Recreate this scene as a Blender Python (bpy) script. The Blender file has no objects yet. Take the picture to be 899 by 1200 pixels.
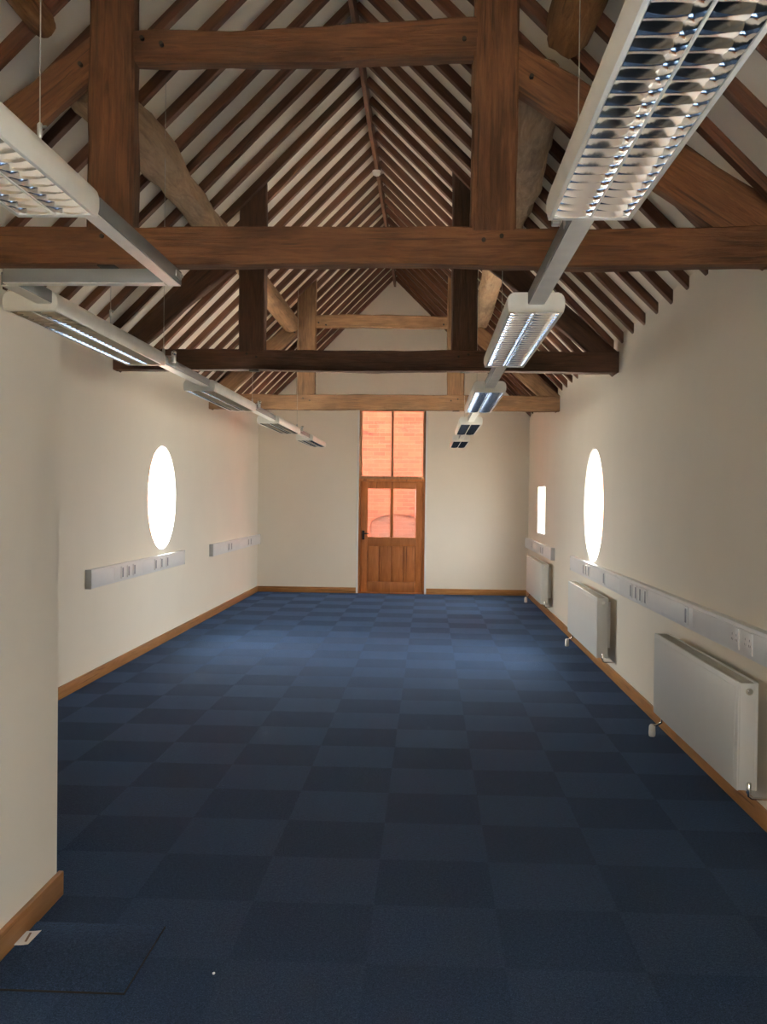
import bpy, bmesh, math, random
from mathutils import Vector, Matrix, noise

random.seed(7)
scene = bpy.context.scene
COL = scene.collection
PI = math.pi

# ------------------------------------------------------------------ sizes
XL, XR, XC = -2.96, 1.73, -0.615          # inner faces of the side walls, ridge line
YF, YN = 17.08, -3.0                      # inner faces of the far and near walls
XP, YP, ZP = -1.505, 3.97, 2.30           # partition block on the left
RAFT_Z = 5.42                             # apex of the plane under the rafters
PL_Z = 5.505                              # apex of the plaster between the rafters
WT = 0.16

# ------------------------------------------------------------------ materials
def newmat(name):
    m = bpy.data.materials.new(name); m.use_nodes = True
    nt = m.node_tree; nt.nodes.clear()
    out = nt.nodes.new('ShaderNodeOutputMaterial')
    return m, nt, out

def N(nt, typ, **kw):
    n = nt.nodes.new(typ)
    for k, v in kw.items():
        if k in n.inputs.keys(): n.inputs[k].default_value = v
        else: setattr(n, k, v)
    return n

def ramp(nt, fac, stops):
    r = nt.nodes.new('ShaderNodeValToRGB')
    el = r.color_ramp.elements
    while len(el) < len(stops): el.new(0.5)
    for e, (p, c) in zip(el, stops):
        e.position = p; e.color = (c[0], c[1], c[2], 1)
    nt.links.new(fac, r.inputs['Fac'])
    return r.outputs['Color']

def coords(nt, scale, kind='Object'):
    tc = nt.nodes.new('ShaderNodeTexCoord'); mp = nt.nodes.new('ShaderNodeMapping')
    mp.inputs['Scale'].default_value = scale
    nt.links.new(tc.outputs[kind], mp.inputs['Vector'])
    return mp.outputs['Vector']

def mixc(nt, fac, a, b, mode='MIX'):
    m = nt.nodes.new('ShaderNodeMix'); m.data_type = 'RGBA'; m.blend_type = mode
    for sock, v in ((m.inputs[0], fac), (m.inputs[6], a), (m.inputs[7], b)):
        if hasattr(v, 'is_linked'): nt.links.new(v, sock)
        elif isinstance(v, (int, float)): sock.default_value = v
        else: sock.default_value = (v[0], v[1], v[2], 1)
    return m.outputs[2]

def bump(nt, height, strength, dist):
    b = nt.nodes.new('ShaderNodeBump')
    b.inputs['Strength'].default_value = strength; b.inputs['Distance'].default_value = dist
    nt.links.new(height, b.inputs['Height'])
    return b.outputs['Normal']

def plain(name, col, rough=0.5, metal=0.0, spec=0.5, noise_amt=0.06):
    m, nt, out = newmat(name)
    b = N(nt, 'ShaderNodeBsdfPrincipled', Roughness=rough, Metallic=metal)
    b.inputs['Specular IOR Level'].default_value = spec
    nz = N(nt, 'ShaderNodeTexNoise', Scale=1.0, Detail=3.0)
    nt.links.new(coords(nt, (9, 9, 9)), nz.inputs['Vector'])
    lo = tuple(c * (1 - noise_amt) for c in col); hi = tuple(min(1, c * (1 + noise_amt)) for c in col)
    nt.links.new(ramp(nt, nz.outputs['Fac'], [(0.3, lo), (0.7, hi)]), b.inputs['Base Color'])
    nt.links.new(b.outputs[0], out.inputs[0])
    return m

def wood(name, dark, mid, light, grain=(1.3, 16, 16), rough=0.75, knots=0.75, bstr=0.5, crack=0.7):
    m, nt, out = newmat(name)
    b = N(nt, 'ShaderNodeBsdfPrincipled', Roughness=rough)
    b.inputs['Specular IOR Level'].default_value = 0.25
    oi = nt.nodes.new('ShaderNodeObjectInfo')
    tc = nt.nodes.new('ShaderNodeTexCoord')
    add = nt.nodes.new('ShaderNodeVectorMath'); add.operation = 'ADD'
    mul = nt.nodes.new('ShaderNodeVectorMath'); mul.operation = 'SCALE'
    comb = nt.nodes.new('ShaderNodeCombineXYZ')
    for i in range(3): nt.links.new(oi.outputs['Random'], comb.inputs[i])
    nt.links.new(comb.outputs[0], mul.inputs[0]); mul.inputs['Scale'].default_value = 37.0
    nt.links.new(tc.outputs['Object'], add.inputs[0]); nt.links.new(mul.outputs[0], add.inputs[1])
    def mapped(s):
        mp = nt.nodes.new('ShaderNodeMapping'); mp.inputs['Scale'].default_value = s
        nt.links.new(add.outputs[0], mp.inputs['Vector']); return mp.outputs['Vector']
    fine = N(nt, 'ShaderNodeTexNoise', Scale=3.0, Detail=8.0, Roughness=0.65, Distortion=0.6)
    nt.links.new(mapped(grain), fine.inputs['Vector'])
    big = N(nt, 'ShaderNodeTexNoise', Scale=1.0, Detail=4.0, Roughness=0.6)
    nt.links.new(mapped(tuple(5 if g > 5 else 1.6 for g in grain)), big.inputs['Vector'])
    base = ramp(nt, fine.outputs['Fac'], [(0.22, dark), (0.5, mid), (0.80, light)])
    tone = ramp(nt, big.outputs['Fac'], [(0.33, (0.42, 0.36, 0.32)), (0.50, (1, 1, 1)), (0.72, (1.30, 1.15, 1.0))])
    c = mixc(nt, knots, base, tone, 'MULTIPLY')
    # drying cracks along the grain
    cr = N(nt, 'ShaderNodeTexNoise', Scale=2.0, Detail=2.0, Distortion=0.4)
    nt.links.new(mapped(tuple(g * 1.4 if g > 5 else g * 0.6 for g in grain)), cr.inputs['Vector'])
    crk = ramp(nt, cr.outputs['Fac'], [(0.30, (0.25, 0.2, 0.18)), (0.37, (1, 1, 1))])
    c = mixc(nt, crack, c, crk, 'MULTIPLY')
    # each timber its own tone
    hv = nt.nodes.new('ShaderNodeMapRange'); hv.inputs['To Min'].default_value = 0.76; hv.inputs['To Max'].default_value = 1.06
    nt.links.new(oi.outputs['Random'], hv.inputs['Value'])
    hs = nt.nodes.new('ShaderNodeHueSaturation'); nt.links.new(hv.outputs[0], hs.inputs['Value'])
    nt.links.new(c, hs.inputs['Color'])
    nt.links.new(hs.outputs[0], b.inputs['Base Color'])
    sm = nt.nodes.new('ShaderNodeMath'); sm.operation = 'ADD'
    nt.links.new(fine.outputs['Fac'], sm.inputs[0]); nt.links.new(big.outputs['Fac'], sm.inputs[1])
    nt.links.new(bump(nt, sm.outputs[0], bstr, 0.012), b.inputs['Normal'])
    nt.links.new(b.outputs[0], out.inputs[0])
    return m

def plaster(name, col):
    m, nt, out = newmat(name)
    b = N(nt, 'ShaderNodeBsdfPrincipled', Roughness=0.85)
    b.inputs['Specular IOR Level'].default_value = 0.2
    n1 = N(nt, 'ShaderNodeTexNoise', Scale=0.9, Detail=5.0, Roughness=0.6)
    nt.links.new(coords(nt, (1, 1, 1)), n1.inputs['Vector'])
    lo = tuple(c * 0.965 for c in col)
    nt.links.new(ramp(nt, n1.outputs['Fac'], [(0.35, lo), (0.65, col)]), b.inputs['Base Color'])
    n2 = N(nt, 'ShaderNodeTexNoise', Scale=60.0, Detail=4.0)
    nt.links.new(coords(nt, (1, 1, 1)), n2.inputs['Vector'])
    n3 = N(nt, 'ShaderNodeTexNoise', Scale=3.0, Detail=2.0)
    nt.links.new(coords(nt, (1, 1, 1)), n3.inputs['Vector'])
    ad = nt.nodes.new('ShaderNodeMath'); ad.operation = 'MULTIPLY_ADD'; ad.inputs[1].default_value = 0.12
    nt.links.new(n2.outputs['Fac'], ad.inputs[0]); nt.links.new(n3.outputs['Fac'], ad.inputs[2])
    nt.links.new(bump(nt, ad.outputs[0], 0.25, 0.02), b.inputs['Normal'])
    nt.links.new(b.outputs[0], out.inputs[0])
    return m

def carpet(name, checker=True):
    m, nt, out = newmat(name)
    b = N(nt, 'ShaderNodeBsdfPrincipled', Roughness=0.95)
    b.inputs['Specular IOR Level'].default_value = 0.12
    geo = nt.nodes.new('ShaderNodeNewGeometry')
    nz = N(nt, 'ShaderNodeTexNoise', Scale=190.0, Detail=3.0, Roughness=0.8)
    nt.links.new(geo.outputs['Position'], nz.inputs['Vector'])
    nz2 = N(nt, 'ShaderNodeTexNoise', Scale=70.0, Detail=4.0, Roughness=0.75)
    nt.links.new(geo.outputs['Position'], nz2.inputs['Vector'])
    fib = ramp(nt, nz.outputs['Fac'], [(0.33, CARPET_LO), (0.52, CARPET_MID), (0.72, CARPET_HI)])
    fl = ramp(nt, nz2.outputs['Fac'], [(0.3, (0.62, 0.66, 0.70)), (0.7, (1.3, 1.28, 1.26))])
    c = mixc(nt, 1.0, fib, fl, 'MULTIPLY')
    sx = nt.nodes.new('ShaderNodeSeparateXYZ'); nt.links.new(geo.outputs['Position'], sx.inputs[0])
    def lin(sock, off, size):
        a = nt.nodes.new('ShaderNodeMath'); a.operation = 'SUBTRACT'; nt.links.new(sock, a.inputs[0]); a.inputs[1].default_value = off
        d = nt.nodes.new('ShaderNodeMath'); d.operation = 'DIVIDE'; nt.links.new(a.outputs[0], d.inputs[0]); d.inputs[1].default_value = size
        return d.outputs[0]
    u = lin(sx.outputs[0], -0.2, 0.4925); v = lin(sx.outputs[1], 8.06, 0.51)
    fu = nt.nodes.new('ShaderNodeMath'); fu.operation = 'FLOOR'; nt.links.new(u, fu.inputs[0])
    fv = nt.nodes.new('ShaderNodeMath'); fv.operation = 'FLOOR'; nt.links.new(v, fv.inputs[0])
    ad = nt.nodes.new('ShaderNodeMath'); ad.operation = 'ADD'; nt.links.new(fu.outputs[0], ad.inputs[0]); nt.links.new(fv.outputs[0], ad.inputs[1])
    md = nt.nodes.new('ShaderNodeMath'); md.operation = 'FLOORED_MODULO'; nt.links.new(ad.outputs[0], md.inputs[0]); md.inputs[1].default_value = 2
    cv = nt.nodes.new('ShaderNodeCombineXYZ'); nt.links.new(fu.outputs[0], cv.inputs[0]); nt.links.new(fv.outputs[0], cv.inputs[1])
    wn = nt.nodes.new('ShaderNodeTexWhiteNoise'); nt.links.new(cv.outputs[0], wn.inputs['Vector'])
    mx = nt.nodes.new('ShaderNodeMath'); mx.operation = 'MULTIPLY_ADD'; nt.links.new(wn.outputs['Value'], mx.inputs[0]); mx.inputs[1].default_value = 0.3
    nt.links.new(md.outputs[0], mx.inputs[2])
    tl = ramp(nt, mx.outputs[0], [(0.0, (0.96, 0.96, 0.97)), (1.0, (1.03, 1.03, 1.03))])
    nrm = None
    if checker:
        c = mixc(nt, 1.0, c, tl, 'MULTIPLY')
        # quarter turned tiles: the pile of every other tile leans the other way along the room
        lean = nt.nodes.new('ShaderNodeMapRange'); lean.inputs['To Min'].default_value = -0.045; lean.inputs['To Max'].default_value = 0.045
        nt.links.new(md.outputs[0], lean.inputs['Value'])
        cn = nt.nodes.new('ShaderNodeCombineXYZ'); nt.links.new(lean.outputs[0], cn.inputs[1]); cn.inputs[2].default_value = 1.0
        vn = nt.nodes.new('ShaderNodeVectorMath'); vn.operation = 'NORMALIZE'; nt.links.new(cn.outputs[0], vn.inputs[0])
        nrm = vn.outputs[0]
    else:
        c = mixc(nt, 1.0, c, (0.90, 0.90, 0.90), 'MULTIPLY')
    b.inputs['Sheen Weight'].default_value = 0.4
    b.inputs['Sheen Tint'].default_value = (0.22, 0.42, 0.85, 1)
    b.inputs['Sheen Roughness'].default_value = 0.18
    nt.links.new(c, b.inputs['Base Color'])
    bp = nt.nodes.new('ShaderNodeBump'); bp.inputs['Strength'].default_value = 0.5; bp.inputs['Distance'].default_value = 0.006
    nt.links.new(nz2.outputs['Fac'], bp.inputs['Height'])
    if nrm: nt.links.new(nrm, bp.inputs['Normal'])
    nt.links.new(bp.outputs['Normal'], b.inputs['Normal'])
    nt.links.new(b.outputs[0], out.inputs[0])
    return m

CARPET_LO, CARPET_MID, CARPET_HI = (0.008, 0.016, 0.033), (0.024, 0.043, 0.084), (0.056, 0.090, 0.160)

def brick(name, c1, c2, mortar, scale=4.4):
    m, nt, out = newmat(name)
    b = N(nt, 'ShaderNodeBsdfPrincipled', Roughness=0.9)
    br = nt.nodes.new('ShaderNodeTexBrick')
    br.inputs['Scale'].default_value = scale; br.inputs['Mortar Size'].default_value = 0.012
    br.inputs['Color1'].default_value = (*c1, 1); br.inputs['Color2'].default_value = (*c2, 1); br.inputs['Mortar'].default_value = (*mortar, 1)
    br.inputs['Brick Width'].default_value = 1.0; br.inputs['Row Height'].default_value = 0.33
    tc = nt.nodes.new('ShaderNodeTexCoord'); sp = nt.nodes.new('ShaderNodeSeparateXYZ'); cb = nt.nodes.new('ShaderNodeCombineXYZ')
    nt.links.new(tc.outputs['Object'], sp.inputs[0]); nt.links.new(sp.outputs[0], cb.inputs[0]); nt.links.new(sp.outputs[2], cb.inputs[1])
    nt.links.new(cb.outputs[0], br.inputs['Vector'])
    nz = N(nt, 'ShaderNodeTexNoise', Scale=1.0, Detail=4.0)
    nt.links.new(coords(nt, (2.2, 1, 9)), nz.inputs['Vector'])
    tone = ramp(nt, nz.outputs['Fac'], [(0.28, (0.45, 0.42, 0.45)), (0.40, (1, 1, 1)), (0.7, (1.15, 1.1, 1.05))])
    nt.links.new(mixc(nt, 1.0, br.outputs['Color'], tone, 'MULTIPLY'), b.inputs['Base Color'])
    nt.links.new(b.outputs[0], out.inputs[0])
    return m

def glass(name):
    m, nt, out = newmat(name)
    tr = nt.nodes.new('ShaderNodeBsdfTransparent'); tr.inputs['Color'].default_value = (0.95, 0.97, 0.96, 1)
    gl = N(nt, 'ShaderNodeBsdfGlossy', Roughness=0.02)
    lw = nt.nodes.new('ShaderNodeLayerWeight'); lw.inputs['Blend'].default_value = 0.5      # Schlick reflectance, same from both sides
    p5 = nt.nodes.new('ShaderNodeMath'); p5.operation = 'POWER'; nt.links.new(lw.outputs['Facing'], p5.inputs[0]); p5.inputs[1].default_value = 5.0
    fr = nt.nodes.new('ShaderNodeMath'); fr.operation = 'MULTIPLY_ADD'; nt.links.new(p5.outputs[0], fr.inputs[0]); fr.inputs[1].default_value = 0.96; fr.inputs[2].default_value = 0.04
    mx = nt.nodes.new('ShaderNodeMixShader')
    nt.links.new(fr.outputs[0], mx.inputs[0]); nt.links.new(tr.outputs[0], mx.inputs[1]); nt.links.new(gl.outputs[0], mx.inputs[2])
    nt.links.new(mx.outputs[0], out.inputs[0])
    return m

M = {}
M['wall'] = plaster('cream_plaster', (0.845, 0.768, 0.65))
M['ceil'] = plaster('ceiling_plaster', (0.86, 0.79, 0.67))
M['oak_near'] = wood('aged_oak', (0.040, 0.016, 0.006), (0.112, 0.046, 0.018), (0.19, 0.085, 0.036))
M['oak_dark_shaded'] = wood('shaded_dark_oak', (0.026, 0.012, 0.007), (0.068, 0.030, 0.016), (0.115, 0.055, 0.029))  # dark brown, with some of the middle truss's shade put into the colour
M['oak_pale'] = wood('pale_oak', (0.11, 0.056, 0.027), (0.225, 0.122, 0.060), (0.33, 0.19, 0.10))
M['oak_grey'] = wood('weathered_oak', (0.15, 0.088, 0.05), (0.28, 0.18, 0.105), (0.40, 0.28, 0.18), grain=(1.4, 9, 9), knots=0.6, bstr=0.3, crack=0.2)
M['oak_log'] = wood('log_wood', (0.07, 0.03, 0.012), (0.19, 0.092, 0.038), (0.29, 0.16, 0.075), grain=(2.0, 10, 10))
M['rafter'] = wood('rafter_wood', (0.032, 0.013, 0.006), (0.088, 0.035, 0.017), (0.145, 0.062, 0.031), grain=(1.0, 18, 18), knots=0.35, bstr=0.3)
M['skirt'] = wood('varnished_oak', (0.33, 0.145, 0.045), (0.45, 0.21, 0.07), (0.56, 0.29, 0.11), grain=(1, 14, 14), rough=0.4, knots=0.25, bstr=0.08)
M['door'] = wood('door_wood', (0.30, 0.10, 0.028), (0.40, 0.138, 0.040), (0.50, 0.19, 0.065), grain=(9, 9, 1.0), rough=0.4, knots=0.3, bstr=0.08)
M['frame'] = wood('window_frame_wood', (0.19, 0.09, 0.045), (0.27, 0.14, 0.07), (0.36, 0.2, 0.10), grain=(9, 9, 1.0), rough=0.5, knots=0.3, bstr=0.08)
M['hole'] = plain('mortise_dark', (0.012, 0.007, 0.004), 0.95)
M['white_paint'] = plain('white_enamel', (0.80, 0.785, 0.74), 0.35)
M['radiator'] = plain('radiator_enamel', (0.70, 0.68, 0.63), 0.4, noise_amt=0.01)
M['rad_grille'] = plain('radiator_grille', (0.46, 0.42, 0.34), 0.5)
M['fitting'] = plain('fitting_white', (0.82, 0.80, 0.72), 0.32)
M['track'] = plain('track_grey', (0.13, 0.13, 0.125), 0.45, 0.3)
M['louvre'] = plain('polished_aluminium', (0.72, 0.71, 0.69), 0.07, 1.0, noise_amt=0.02)
M['tube'] = plain('tube_glass', (0.85, 0.85, 0.83), 0.25)
M['steel'] = plain('galvanised_steel', (0.45, 0.46, 0.45), 0.3, 0.9)
M['chrome'] = plain('chrome', (0.75, 0.73, 0.68), 0.15, 1.0)
M['pvc'] = plain('trunking_plastic', (0.78, 0.77, 0.76), 0.4, noise_amt=0.02)
M['pvc_cap'] = plain('trunking_grey', (0.46, 0.45, 0.44), 0.45)
M['socket'] = plain('socket_grey', (0.22, 0.22, 0.25), 0.5)
M['iron'] = plain('black_iron', (0.02, 0.018, 0.018), 0.5, 0.5)
M['paper'] = plain('paper', (0.75, 0.74, 0.73), 0.8, noise_amt=0.02)
M['print'] = plain('print_brown', (0.22, 0.14, 0.10), 0.8)
M['print_grey'] = plain('print_grey', (0.42, 0.42, 0.43), 0.8)
M['carpet'] = carpet('carpet_tiles')
M['carpet_loose'] = carpet('loose_carpet', False)
M['brick'] = brick('orange_brick', (0.27, 0.085, 0.046), (0.185, 0.052, 0.03), (0.26, 0.14, 0.09))
M['brick_dark'] = brick('dark_brick', (0.17, 0.075, 0.052), (0.14, 0.063, 0.045), (0.19, 0.12, 0.09))
M['ground'] = plain('pale_gravel', (0.58, 0.55, 0.50), 0.9)
M['glass'] = glass('window_glass')
M['reveal'] = plaster('reveal_plaster', (0.82, 0.80, 0.76))

# ------------------------------------------------------------------ object helpers
def link(name, bm, mat, parent=None, loc=(0, 0, 0), smooth=None):
    me = bpy.data.meshes.new(name)
    bmesh.ops.recalc_face_normals(bm, faces=bm.faces[:])
    if smooth:
        for f in bm.faces: f.smooth = True
        for e in bm.edges:
            if len(e.link_faces) == 2 and e.calc_face_angle(0) > math.radians(smooth): e.smooth = False
    bm.to_mesh(me); bm.free()
    for mm in (mat if isinstance(mat, (list, tuple)) else [mat]): me.materials.append(mm)
    o = bpy.data.objects.new(name, me); COL.objects.link(o)
    o.location = loc
    if parent: o.parent = parent
    return o

def empty(name, loc):
    o = bpy.data.objects.new(name, None); COL.objects.link(o)
    o.location = loc; o.empty_display_size = 0.1
    return o

def tag(o, label, cat, group=None, kind=None):
    o['label'] = label; o['category'] = cat
    if group: o['group'] = group
    if kind: o['kind'] = kind
    return o

def copy_tree(o, parent=None):
    c = o.copy(); COL.objects.link(c)
    if parent: c.parent = parent
    for ch in list(o.children): copy_tree(ch, c)
    return c

def box(bm, x0, x1, y0, y1, z0, z1, bev=0.0, mi=0):
    vs = [bm.verts.new((x, y, z)) for x in (x0, x1) for y in (y0, y1) for z in (z0, z1)]
    idx = [(0, 1, 3, 2), (4, 6, 7, 5), (0, 4, 5, 1), (2, 3, 7, 6), (0, 2, 6, 4), (1, 5, 7, 3)]
    fs = [bm.faces.new([vs[i] for i in q]) for q in idx]
    for f in fs: f.material_index = mi
    if bev:
        es = list({e for f in fs for e in f.edges})
        bmesh.ops.bevel(bm, geom=es, offset=bev, segments=2, affect='EDGES', profile=0.5, material=-1)

def boxo(name, mat, parent, dims, bev=0.0, base=(0, 0, 0)):
    bm = bmesh.new(); box(bm, *dims, bev=bev)
    return link(name, bm, mat, parent, base, smooth=40 if bev else None)

def tube(bm, pts, r, n=12, cap=True):
    pts = [Vector(p) for p in pts]; rings = []
    for i, p in enumerate(pts):
        d = (pts[min(i + 1, len(pts) - 1)] - pts[max(i - 1, 0)]).normalized()
        a = d.orthogonal().normalized() if i == 0 else (a - d * a.dot(d)).normalized()
        b = d.cross(a)
        rr = r[i] if isinstance(r, (list, tuple)) else r
        rings.append([bm.verts.new(p + (a * math.cos(2 * PI * k / n) + b * math.sin(2 * PI * k / n)) * rr) for k in range(n)])
    for A, B in zip(rings, rings[1:]):
        for k in range(n): bm.faces.new((A[k], A[(k + 1) % n], B[(k + 1) % n], B[k]))
    if cap: bm.faces.new(rings[0][::-1]); bm.faces.new(rings[-1])

def section(w, h, ch):
    """rectangle outline with chamfered corners and points along the sides"""
    a, b = w / 2, h / 2
    P = []
    for (sx, sy) in ((1, 1), (-1, 1), (-1, -1), (1, -1)):
        first, second = ((sx * a, sy * (b - ch)), (sx * (a - ch), sy * b))
        if sx * sy < 0: first, second = second, first
        P += [first, second]
        nx = {(1, 1): (-1, 1), (-1, 1): (-1, -1), (-1, -1): (1, -1), (1, -1): (1, 1)}[(sx, sy)]
        f2, s2 = ((nx[0] * a, nx[1] * (b - ch)), (nx[0] * (a - ch), nx[1] * b))
        if nx[0] * nx[1] < 0: f2, s2 = s2, f2
        for t in (1 / 3, 2 / 3): P.append((second[0] + (f2[0] - second[0]) * t, second[1] + (f2[1] - second[1]) * t))
    return P

def beam_mesh(L, w, h, seed=0, seg=0.12, irr=0.010, drift=0.008, ch=0.012, cut0=(0, 0), cut1=(0, 0), h1=None, w1=None):
    """hewn timber along +X; cut0 / cut1 slant its two ends in local y and z"""
    bm = bmesh.new(); n = max(2, int(L / seg)); rings = []
    for i in range(n + 1):
        t = i / n; x = L * t
        ww = w + ((w1 or w) - w) * t; hh = h + ((h1 or h) - h) * t
        dy = drift * noise.noise((x * 0.9, seed * 3.1, 0.5)); dz = drift * noise.noise((x * 0.9, seed * 3.1, 9.5))
        ring = []
        for (py, pz) in section(ww, hh, ch):
            q = noise.noise((x * 3.0 + seed * 11.3, py * 9, pz * 9)) * irr + noise.noise((x * 9.0 + seed * 5.3, py * 14 + 5, pz * 14)) * irr * 0.4
            s = 1 + q / max(0.03, math.hypot(py, pz))
            y, z = py * s + dy, pz * s + dz
            xx = x + (cut0[0] * y + cut0[1] * z) * (1 - t) ** 6 + (cut1[0] * y + cut1[1] * z) * t ** 6
            ring.append(bm.verts.new((xx, y, z)))
        rings.append(ring)
    k = len(rings[0])
    for A, B in zip(rings, rings[1:]):
        for j in range(k): bm.faces.new((A[j], A[(j + 1) % k], B[(j + 1) % k], B[j]))
    bm.faces.new(rings[0][::-1]); bm.faces.new(rings[-1])
    return bm

def orient(o, p0, p1, up, base=(0, 0, 0)):
    x = (Vector(p1) - Vector(p0)).normalized(); z = Vector(up); z = (z - x * z.dot(x)).normalized(); y = z.cross(x)
    m = Matrix((x, y, z)).transposed().to_4x4()
    m.translation = Vector(p0) - Vector(base)
    o.matrix_local = m

def beam(name, mat, parent, p0, p1, w, h, seed, base=(0, 0, 0), up=(0, 0, 1), **kw):
    L = (Vector(p1) - Vector(p0)).length
    o = link(name, beam_mesh(L, w, h, seed, **kw), mat, parent, smooth=38)
    orient(o, p0, p1, up, base)
    return o

def log_mesh(pts, seed, n=20, seg=0.12, rough=0.10, flat=1.0):
    """rough round timber along +X through (x, y, z, r) control points"""
    bm = bmesh.new(); L = pts[-1][0]; m = int(L / seg); rings = []
    def samp(x):
        for a, b in zip(pts, pts[1:]):
            if x <= b[0] + 1e-6:
                t = (x - a[0]) / (b[0] - a[0]); t = t * t * (3 - 2 * t)
                return [a[i] + (b[i] - a[i]) * t for i in range(1, 4)]
        return pts[-1][1:]
    for i in range(m + 1):
        x = L * i / m; cy, cz, r = samp(x); ring = []
        for k in range(n):
            a = 2 * PI * k / n; c, s = math.cos(a), math.sin(a)
            q = 1 + rough * noise.noise((x * 1.8 + seed * 7, c * 1.5, s * 1.5)) * 1.6 + rough * 0.5 * noise.noise((x * 7 + seed, c * 3, s * 3))
            sq = (abs(c) ** 4 + abs(s) ** 4) ** -0.25 if flat > 1 else 1     # roughly squared
            sq = 1 + (sq - 1) * 0.6
            ring.append(bm.verts.new((x, cy + c * r * q * sq, cz + s * r * q * sq)))
        rings.append(ring)
    for A, B in zip(rings, rings[1:]):
        for k in range(n): bm.faces.new((A[k], A[(k + 1) % n], B[(k + 1) % n], B[k]))
    bm.faces.new(rings[0][::-1]); bm.faces.new(rings[-1])
    return bm

# wall slabs with rectangular and round openings ------------------------------
def wall_slab(bm, u0, u1, v0, v1, to3, thick, openings, N_=96):
    """openings: ('rect',u0,u1,v0,v1) or ('circ',u,v,r); to3(u,v,w) maps to space, w = 0 inside face"""
    us, vs = {u0, u1}, {v0, v1}; cells = []
    for op in openings:
        if op[0] == 'rect': r = op[1:5]
        else: k = op[3] * 1.2; r = (op[1] - k, op[1] + k, op[2] - k, op[2] + k)
        cells.append((r, op)); us |= {r[0], r[1]}; vs |= {max(v0, r[2]), min(v1, r[3])}
    us, vs = sorted(us), sorted(vs)
    cache = {}
    def V(u, v, w):
        key = (round(u, 5), round(v, 5), round(w, 5))
        if key not in cache: cache[key] = bm.verts.new(to3(u, v, w))
        return cache[key]
    def quad(*q):
        try: bm.faces.new(q)
        except ValueError: pass
    for a, b in zip(us, us[1:]):
        for c, d in zip(vs, vs[1:]):
            cu, cv = (a + b) / 2, (c + d) / 2
            if any(r[0] < cu < r[1] and r[2] < cv < r[3] for r, _ in cells): continue
            for w in (0, thick): quad(V(a, c, w), V(b, c, w), V(b, d, w), V(a, d, w))
    for r, op in cells:
        if op[0] == 'rect':
            q = [(r[0], r[2]), (r[1], r[2]), (r[1], r[3]), (r[0], r[3])]
            for (p, s) in zip(q, q[1:] + q[:1]): quad(V(*p, 0), V(*s, 0), V(*s, thick), V(*p, thick))
        else:
            cu, cv, R = op[1:4]; k = R * 1.2
            inner = []; outer = []
            for i in range(N_):
                t = 2 * PI * i / N_; c, s = math.cos(t), math.sin(t); m = max(abs(c), abs(s))
                inner.append((cu + R * c, cv + R * s)); outer.append((cu + k * c / m, cv + k * s / m))
            for i in range(N_):
                j = (i + 1) % N_
                for w in (0, thick): quad(V(*inner[i], w), V(*inner[j], w), V(*outer[j], w), V(*outer[i], w))
                quad(V(*inner[i], 0), V(*inner[j], 0), V(*inner[j], thick), V(*inner[i], thick))
    for (a, b, fixed, ax) in ((u0, u1, v0, 0), (u0, u1, v1, 0), (v0, v1, u0, 1), (v0, v1, u1, 1)):
        seq = us if ax == 0 else vs
        for p, q in zip(seq, seq[1:]):
            if ax == 0: quad(V(p, fixed, 0), V(q, fixed, 0), V(q, fixed, thick), V(p, fixed, thick))
            else: quad(V(fixed, p, 0), V(fixed, q, 0), V(fixed, q, thick), V(fixed, p, thick))

# ------------------------------------------------------------------ room shell
WIN_L = (10.90, 1.63, 0.585)
WIN_R = (10.44, 1.60, 0.60)
WIN_B = (0.35, 1.62, 0.48)
REC = (14.68, 15.68, 1.13, 1.87)
DX0, DX1, DTOP = -1.20, -0.05, 3.22       # far opening
NX0, NX1, NTOP = -0.55, 0.60, 2.30        # opening for the added doors behind the viewer

fl = bmesh.new(); box(fl, XL - WT, XR + WT, YN - WT, YF + WT, -0.12, 0)
tag(link('floor', fl, M['carpet']), 'navy blue carpet tile floor laid in a checkerboard', 'floor', kind='structure')

bm = bmesh.new()
wall_slab(bm, YN - WT, YF + WT, -0.12, 3.32, lambda u, v, w: (XL - w, u, v), WT, [('circ', *WIN_L)])
tag(link('wall_left', bm, M['wall']), 'cream plastered left side wall with one round window', 'wall', kind='structure')
bm = bmesh.new()
wall_slab(bm, YN - WT, YF + WT, -0.12, 3.32, lambda u, v, w: (XR + w, u, v), WT,
          [('circ', *WIN_R), ('circ', *WIN_B), ('rect', *REC)])
tag(link('wall_right', bm, M['wall']), 'cream plastered right side wall above the radiators', 'wall', kind='structure')

def gable(name, y, sgn, opening, label):
    bm = bmesh.new()
    wall_slab(bm, XL, XR, -0.12, 3.32, lambda u, v, w: (u, y + sgn * w, v), WT, [('rect', *opening)])
    tri = [(XL, 3.32), (XR, 3.32), (XC + 0.06, 5.56), (XC - 0.06, 5.56)]
    A = [bm.verts.new((u, y, v)) for u, v in tri]; B = [bm.verts.new((u, y + sgn * WT, v)) for u, v in tri]
    bm.faces.new(A); bm.faces.new(B)
    for i in range(4): bm.faces.new((A[i], A[(i + 1) % 4], B[(i + 1) % 4], B[i]))
    tag(link(name, bm, M['wall']), label, 'wall', kind='structure')
gable('wall_far', YF, 1, (DX0, DX1, 0.0, DTOP), 'cream far gable wall around the wooden door')
gable('wall_near', YN, -1, (NX0, NX1, 0.0, NTOP), 'cream gable wall behind the viewer')

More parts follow.
